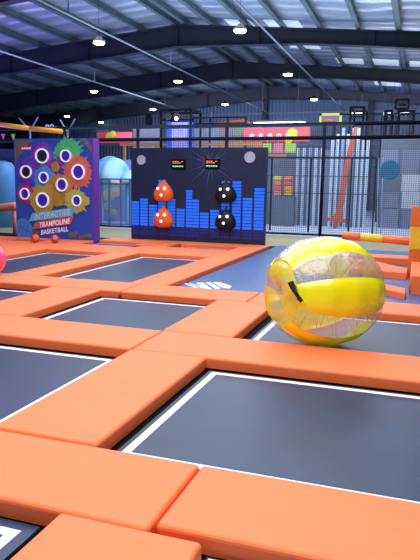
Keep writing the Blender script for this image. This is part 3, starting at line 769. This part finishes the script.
tag(fin(bm, 'orange_beam', mat('beam_orange', (.75, .32, .10), .5)), 'thin orange horizontal beam far behind the top of the navy panel', 'beam')
# yellow backboard
Yh = 27
hb = thing('basketball_backboard', 'yellow framed basketball backboard on a pole above the net fence', 'backboard', (XZ(330, 200, Yh)[0], Yh, -.03))
a = XZ(319, 124.5, Yh); b = XZ(342, 113, Yh); bm = bmesh.new()
w = .10
box(bm, a[0], b[0], Yh, Yh+.06, b[1]-w, b[1]); box(bm, a[0], b[0], Yh, Yh+.06, a[1], a[1]+w*.4); box(bm, a[0], a[0]+w, Yh, Yh+.06, a[1], b[1]); box(bm, b[0]-w, b[0], Yh, Yh+.06, a[1], b[1])
off(fin(bm, 'frame', mat('hoop_yellow', (.62, .52, .06), .5), hb), hb.location)
bm = bmesh.new(); box(bm, a[0]+w, b[0]-w, Yh+.02, Yh+.05, a[1]+.05, b[1]-w); off(fin(bm, 'glass', mat('hoop_glass', (.12, .13, .17), .2), hb), hb.location)
bm = bmesh.new(); cx, cz = XZ(330.5, 121, Yh)
for k in range(16):
    p = (cx+.22*math.cos(2*PI*k/16), Yh-.25+.22*math.sin(2*PI*k/16), cz); q = (cx+.22*math.cos(2*PI*(k+1)/16), Yh-.25+.22*math.sin(2*PI*(k+1)/16), cz); bar(bm, p, q, .04)
off(fin(bm, 'rim', REDO, hb), hb.location)
bm = bmesh.new(); bar(bm, (hb.location.x, Yh+.3, -.03), (hb.location.x, Yh+.3, b[1]-.3), .14); bar(bm, (hb.location.x, Yh+.3, b[1]-.4), (hb.location.x, Yh+.04, b[1]-.4), .1); off(fin(bm, 'pole', POSTM, hb), hb.location)
# dark frames and screens on the right
def rack(x0, y0, x1, Y, d, label):
    a = XZ(x0, 200, Y); b = XZ(x1, y0, Y); t = thing('cage_tower', label, 'frame', ((a[0]+b[0])/2, Y, -.03))
    bm = bmesh.new(); frame_box(bm, (a[0], 0), b, Y, Y+d, .09)
    _, z = XZ(x0, y0+10, Y); bar(bm, (a[0], Y, z), (b[0], Y, z), .06)
    off(fin(bm, 'truss', BLACK, t), t.location); return t, a, b
rack(346, 107, 364, 27.5, 1.6, 'black box frame above the net fence, right of the yellow backboard')
rack(380, 111, 392, 27, 1.2, 'low black box frame at right, left of the dark basketball hoop')
rack(393, 111, 414, 26.4, 1.0, 'black box frame under the dark basketball hoop at right')
Yk = 26.4
hk = thing('basketball_hoop', 'dark square basketball hoop standing highest at the right above the net', 'hoop', (XZ(402, 200, Yk)[0], Yk, XZ(402, 111, Yk)[1]))
a = XZ(395.5, 109, Yk); b = XZ(409, 99.5, Yk); bm = bmesh.new()
for p, q in (((a[0], a[1]), (b[0], a[1])), ((b[0], a[1]), (b[0], b[1])), ((b[0], b[1]), (a[0], b[1])), ((a[0], b[1]), (a[0], a[1]))): bar(bm, (p[0], Yk, p[1]), (q[0], Yk, q[1]), .09)
off(fin(bm, 'frame', BLACK, hk), hk.location)
bm = bmesh.new(); cx, cz = XZ(402, 105, Yk); lathe(bm, [(.20, cz-.05), (.17, cz+.02), (.02, cz+.05)], 12, (cx, Yk-.2, 0)); off(fin(bm, 'hoop_net', BLACK, hk), hk.location)
bm = bmesh.new(); bar(bm, (cx, Yk, a[1]), (cx, Yk, hk.location.z), .12); off(fin(bm, 'stem', BLACK, hk), hk.location)
bm = bmesh.new(); Yu = 29.6; a = XZ(341, 114.5, Yu); b = XZ(425, 113.5, Yu); 
bar(bm, (a[0], Yu, a[1]), (b[0], Yu, b[1]), .07); bar(bm, (a[0], Yu, a[1]-.35), (b[0], Yu, b[1]-.35), .05)
for k in range(7): x = a[0]+(b[0]-a[0])*k/6; bar(bm, (x, Yu, -.03), (x, Yu, a[1]), .06)
tag(fin(bm, 'upper_railing', POSTM), 'long dark railing on posts across the far right above the net fence', 'railing')
for x0, x1, lb in ((352, 362, 'short glowing tube lamp inside the black box frame'), (383, 394, 'short glowing tube lamp left of the dark hoop'), (397, 409, 'short glowing tube lamp right under the dark hoop')):
    Yv = 31; a = XZ(x0, 114, Yv); b = XZ(x1, 113.6, Yv); t = thing('tube_light', lb, 'lamp', ((a[0]+b[0])/2, Yv, a[1]))
    bm = bmesh.new(); bar(bm, (a[0], Yv, a[1]), (b[0], Yv, b[1]), .10, n=8); off(fin(bm, 'tube', TUBE, t), t.location)
    bm = bmesh.new()
    for x in (a[0]+.05, b[0]-.05): bar(bm, (x, Yv, a[1]), (x, Yv, ztop(x)), .012)
    off(fin(bm, 'hanger', LAMPM, t), t.location)

# blue inflatable and play cage between the panels
Yw = 21.5
BL = mat('inflatable_blue', (.16, .48, .85), .35, coat=.3); BL2 = mat('inflatable_light', (.36, .66, .95), .4)
t = thing('inflatable_roof', 'blue humped inflatable roof between the two panels', 'inflatable', (XZ(113, 180, Yw)[0], Yw, -.03))
cx, cz = XZ(113, 181, Yw); rx = cx-XZ(97, 180, Yw)[0]; rz = XZ(113, 156.5, Yw)[1]-cz
def dome(cx, cz, rx, rz, ry, m, name, t):
    bm = bmesh.new(); bmesh.ops.create_uvsphere(bm, u_segments=28, v_segments=16, radius=1)
    for v in bm.verts:
        v.co.z = max(v.co.z, -.15); v.co = Vector((cx+v.co.x*rx*(1+.04*math.cos(v.co.z*9)), Yw+v.co.y*ry, cz+v.co.z*rz))
    off(fin(bm, name, m, t, True), t.location)
dome(cx-.1, cz, rx, rz*1.02, .8, BL, 'hump', t)
dome(cx+.12, cz+.05, rx*.62, rz*.9, 1.0, BL2, 'crest', t)
x_, z_ = XZ(130, 181, Yw); dome(x_, z_, .32, .40, .5, BL2, 'side_lobe', t)
x_, z_ = XZ(99, 170, Yw); dome(x_-.1, z_, .22, .3, .5, mat('inflatable_red', (.75, .1, .08), .4), 'red_fin', t)
x_, z_ = XZ(122, 183, Yw); dome(x_, z_, .3, .12, .9, mat('inflatable_coral', (.8, .3, .25), .4), 'mouth', t)
for q in (99, 129):
    x_, z_ = XZ(q, 183, Yw); bm = bmesh.new(); sleeve(bm, (x_, Yw, -.03), (x_, Yw, z_+.02), .16); off(fin(bm, 'leg', BL, t, True), t.location)
t = thing('play_cage', 'grey metal play cage with gate under the blue inflatable roof', 'cage', (XZ(113, 200, 20.6)[0], 20.6, -.03))
Yx = 20.5
xa, za = XZ(98, 180, Yx); xb, zb = XZ(131, 179, Yx)
GM = mat('cage_grey', (.16, .20, .30), .4, metal=.4)
for q in (101, 109.5, 121, 130):
    x_, _ = XZ(q, 200, Yx); bm = bmesh.new(); bar(bm, (x_, Yx, -.03), (x_, Yx, zb), .07); off(fin(bm, 'cage_post', GM, t), t.location)
for yy in (179, 184, 224, 234):
    _, z_ = XZ(110, yy, Yx); bm = bmesh.new(); bar(bm, (xa, Yx, z_), (xb, Yx, z_), .05); off(fin(bm, 'rail', GM, t), t.location)
bm = bmesh.new()
for k in range(12): x_ = xa+(xb-xa)*k/11; bar(bm, (x_, Yx, 0), (x_, Yx, XZ(110, 224, Yx)[1]), .02)
off(fin(bm, 'infill_rods', GM, t), t.location)
t = thing('printed_backdrop', 'pale blue board with yellow and white figures behind the play cage', 'board', (XZ(116, 200, 23.2)[0], 23.2, -.03))
a = XZ(97, 240, 23.2); b = XZ(137, 160, 23.2)
bm = bmesh.new(); box(bm, a[0], b[0], 23.2, 23.3, -.03, b[1]); off(fin(bm, 'board', mat('board_pale', (.18, .42, .85), .5, col2=(.42, .52, .80), vscale=1.2), t), t.location)
bm = bmesh.new()
for q, y, r in ((109, 195, .28), (107.5, 206, .18), (116, 192, .22), (113, 212, .15)):
    x_, z_ = XZ(q, y, 23.2); lathe(bm, [(r, 0), (r, .02), (.02, .03)], 11, (x_, 23.2, z_), 'y')
off(fin(bm, 'print_shapes', mat('shape_cream', (.72, .68, .42), .5), t), t.location)

# left edge: blue tank, orange tube
Yz = 18
t = thing('blue_play_drum', 'tall blue padded drum with red marks at the left edge', 'play drum', (XZ(3, 200, Yz)[0], Yz, -.03))
cx, _ = XZ(3, 200, Yz); z1 = XZ(3, 160, Yz)[1]; r = XZ(14, 200, Yz)[0]-cx
bm = bmesh.new(); lathe(bm, [(r, 0), (r, z1-.5), (r*.93, z1-.2), (r*.7, z1-.05), (.1, z1)], 28, (cx, Yz, -.03)); off(fin(bm, 'body', mat('drum_blue', (.09, .30, .72), .4, var=.2, vscale=2), t, True), t.location)
bm = bmesh.new()
for k in range(4):
    an = -PI/2+.2-k*.16; bar(bm, (cx+math.cos(an)*(r+.01), Yz+math.sin(an)*(r+.01), 1.3), (cx+math.cos(an)*(r+.01), Yz+math.sin(an)*(r+.01), 2.05), .06, .03)
off(fin(bm, 'red_marks', mat('mark_red', (.65, .08, .12), .5), t), t.location)
bm = bmesh.new(); Yo = 15.6; a = XZ(-8, 209, Yo); b = XZ(16.5, 206, Yo); sleeve(bm, (a[0], Yo, a[1]), (b[0], Yo, b[1]), .12)
for q in (.1, .9): x_ = a[0]+(b[0]-a[0])*q; bar(bm, (x_, Yo, -.03), (x_, Yo, a[1]), .08)
tag(fin(bm, 'padded_rail', mat('rail_coral', (.85, .25, .15), .45), None, True), 'coral padded rail left of the basketball panel', 'rail')
bm = bmesh.new(); Ya = 19.05; pts = [XZ(-30, 119.5, Ya), XZ(0, 124.5, Ya), XZ(30, 128.5, Ya), XZ(62, 131.5, Ya)]
for p, q in zip(pts, pts[1:]): bar(bm, (p[0], Ya, p[1]), (q[0], Ya, q[1]), .17, n=12)
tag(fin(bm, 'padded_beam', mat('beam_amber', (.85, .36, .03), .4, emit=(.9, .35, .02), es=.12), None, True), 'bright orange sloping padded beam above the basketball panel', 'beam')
# sign with round figures
Ysn = 26
t = thing('round_sign', 'pale sign characters 00e mounted high above the basketball panel', 'sign', (XZ(51, 130, Ysn)[0], Ysn, XZ(51, 132, Ysn)[1]))
text('00e', 45.5, 131, 58.5, 130.4, 6.5, mat('sign_pale', (.6, .64, .75), .5, emit=(.6, .65, .8), es=.25), 'lettering', Y=Ysn-.02, par=t, K_=lambda x, y: XZ(x, y, Ysn))
bm = bmesh.new(); a = XZ(44, 133, Ysn); b = XZ(60, 131, Ysn); box(bm, a[0], b[0], Ysn, Ysn+.15, a[1], b[1]); bar(bm, ((a[0]+b[0])/2, Ysn+.08, a[1]), ((a[0]+b[0])/2, Ysn+.08, -.03), .12); off(fin(bm, 'support', POSTM, t), t.location)
# V braces
for (x0, y0), (xm, ym), (x1, y1), lb in (((60, 120), (67.5, 132), (75, 119), 'pale V shaped brace right of the 00e sign'), ((19, 118), (30, 131), (38, 117), 'thin V shaped brace left of the 00e sign')):
    Yv = 24; bm = bmesh.new(); p, q, r = XZ(x0, y0, Yv), XZ(xm, ym, Yv), XZ(x1, y1, Yv)
    bar(bm, (p[0], Yv, p[1]), (q[0], Yv, q[1]), .05); bar(bm, (q[0], Yv, q[1]), (r[0], Yv, r[1]), .05)
    bar(bm, (q[0], Yv, q[1]), (q[0], Yv, -.03), .06)
    tag(fin(bm, 'steel_brace', CONDUIT), lb, 'brace')
# pennants
for x_, c_, nm in ((3, (.75, .2, .5), 'pink'), (13, (.7, .72, .12), 'yellow')):
    Yp_ = 18.6; bm = bmesh.new(); slab(bm, [XZ(x_-2.2, 134, Yp_), XZ(x_+2.2, 134, Yp_), XZ(x_, 140, Yp_)], Yp_, Yp_+.01)
    tag(fin(bm, 'pennant', mat('pennant', c_, .6)), 'small %s triangular pennant hanging from the fence rail at left' % nm, 'pennant', 'pennants')
# blue dark partition filling behind left panel
bm = bmesh.new(); box(bm, -24, -15.2, 27, 27.2, -.03, 3.2)
tag(fin(bm, 'padded_wall', mat('wall_violet', (.10, .12, .30), .5, var=.3)), 'dark violet padded wall far behind the left edge', 'wall')

# ------------------------------------------------------------------ lights
def area(x, y, z, sx, sy, power, col, rot=(0, 0, 0)):
    l = bpy.data.lights.new('area', 'AREA'); l.shape = 'RECTANGLE'; l.size = sx; l.size_y = sy; l.energy = power; l.color = col
    o = bpy.data.objects.new('fill_light', l); COL.objects.link(o); o.location = (x, y, z); o.rotation_euler = rot  # unseen area lamps added to light the hall, some aimed upwards
    o['kind'] = 'light'
area(-1.5, 1.5, 6.6, 7, 6, 790, (.97, .96, 1))
area(-4, 9, 6.8, 10, 6, 780, (.90, .93, 1))
area(-6, 17.5, 6.4, 12, 5, 800, (.80, .90, 1))
area(-3, 23, 5.6, 9, 3, 520, (.82, .9, 1))
area(-8, 29, 6.0, 18, 6, 1300, (.72, .82, 1))
area(-6.5, 7.2, 5.2, 3, 3, 130, (.62, .30, 1))  # added violet lamp that tints the left pads pink
area(-19, 19, 2.6, 9, 12, 900, (.34, .28, 1), (PI, 0, 0))  # added uplight that turns the left roof violet
area(-8, 36, 5.5, 22, 1.5, 650, (.62, .74, 1), (PI/2, 0, 0))  # added lamp aimed at the back wall to brighten it
area(-7, 22, 3.4, 10, 6, 800, (.55, .75, 1), (PI, 0, 0))
area(1, 27, 3.8, 8, 7, 380, (.8, .88, 1), (PI, 0, 0))
w = bpy.data.worlds.new('world'); C.world = w; w.use_nodes = True
w.node_tree.nodes['Background'].inputs[0].default_value = (.5, .58, .8, 1); w.node_tree.nodes['Background'].inputs[1].default_value = .25
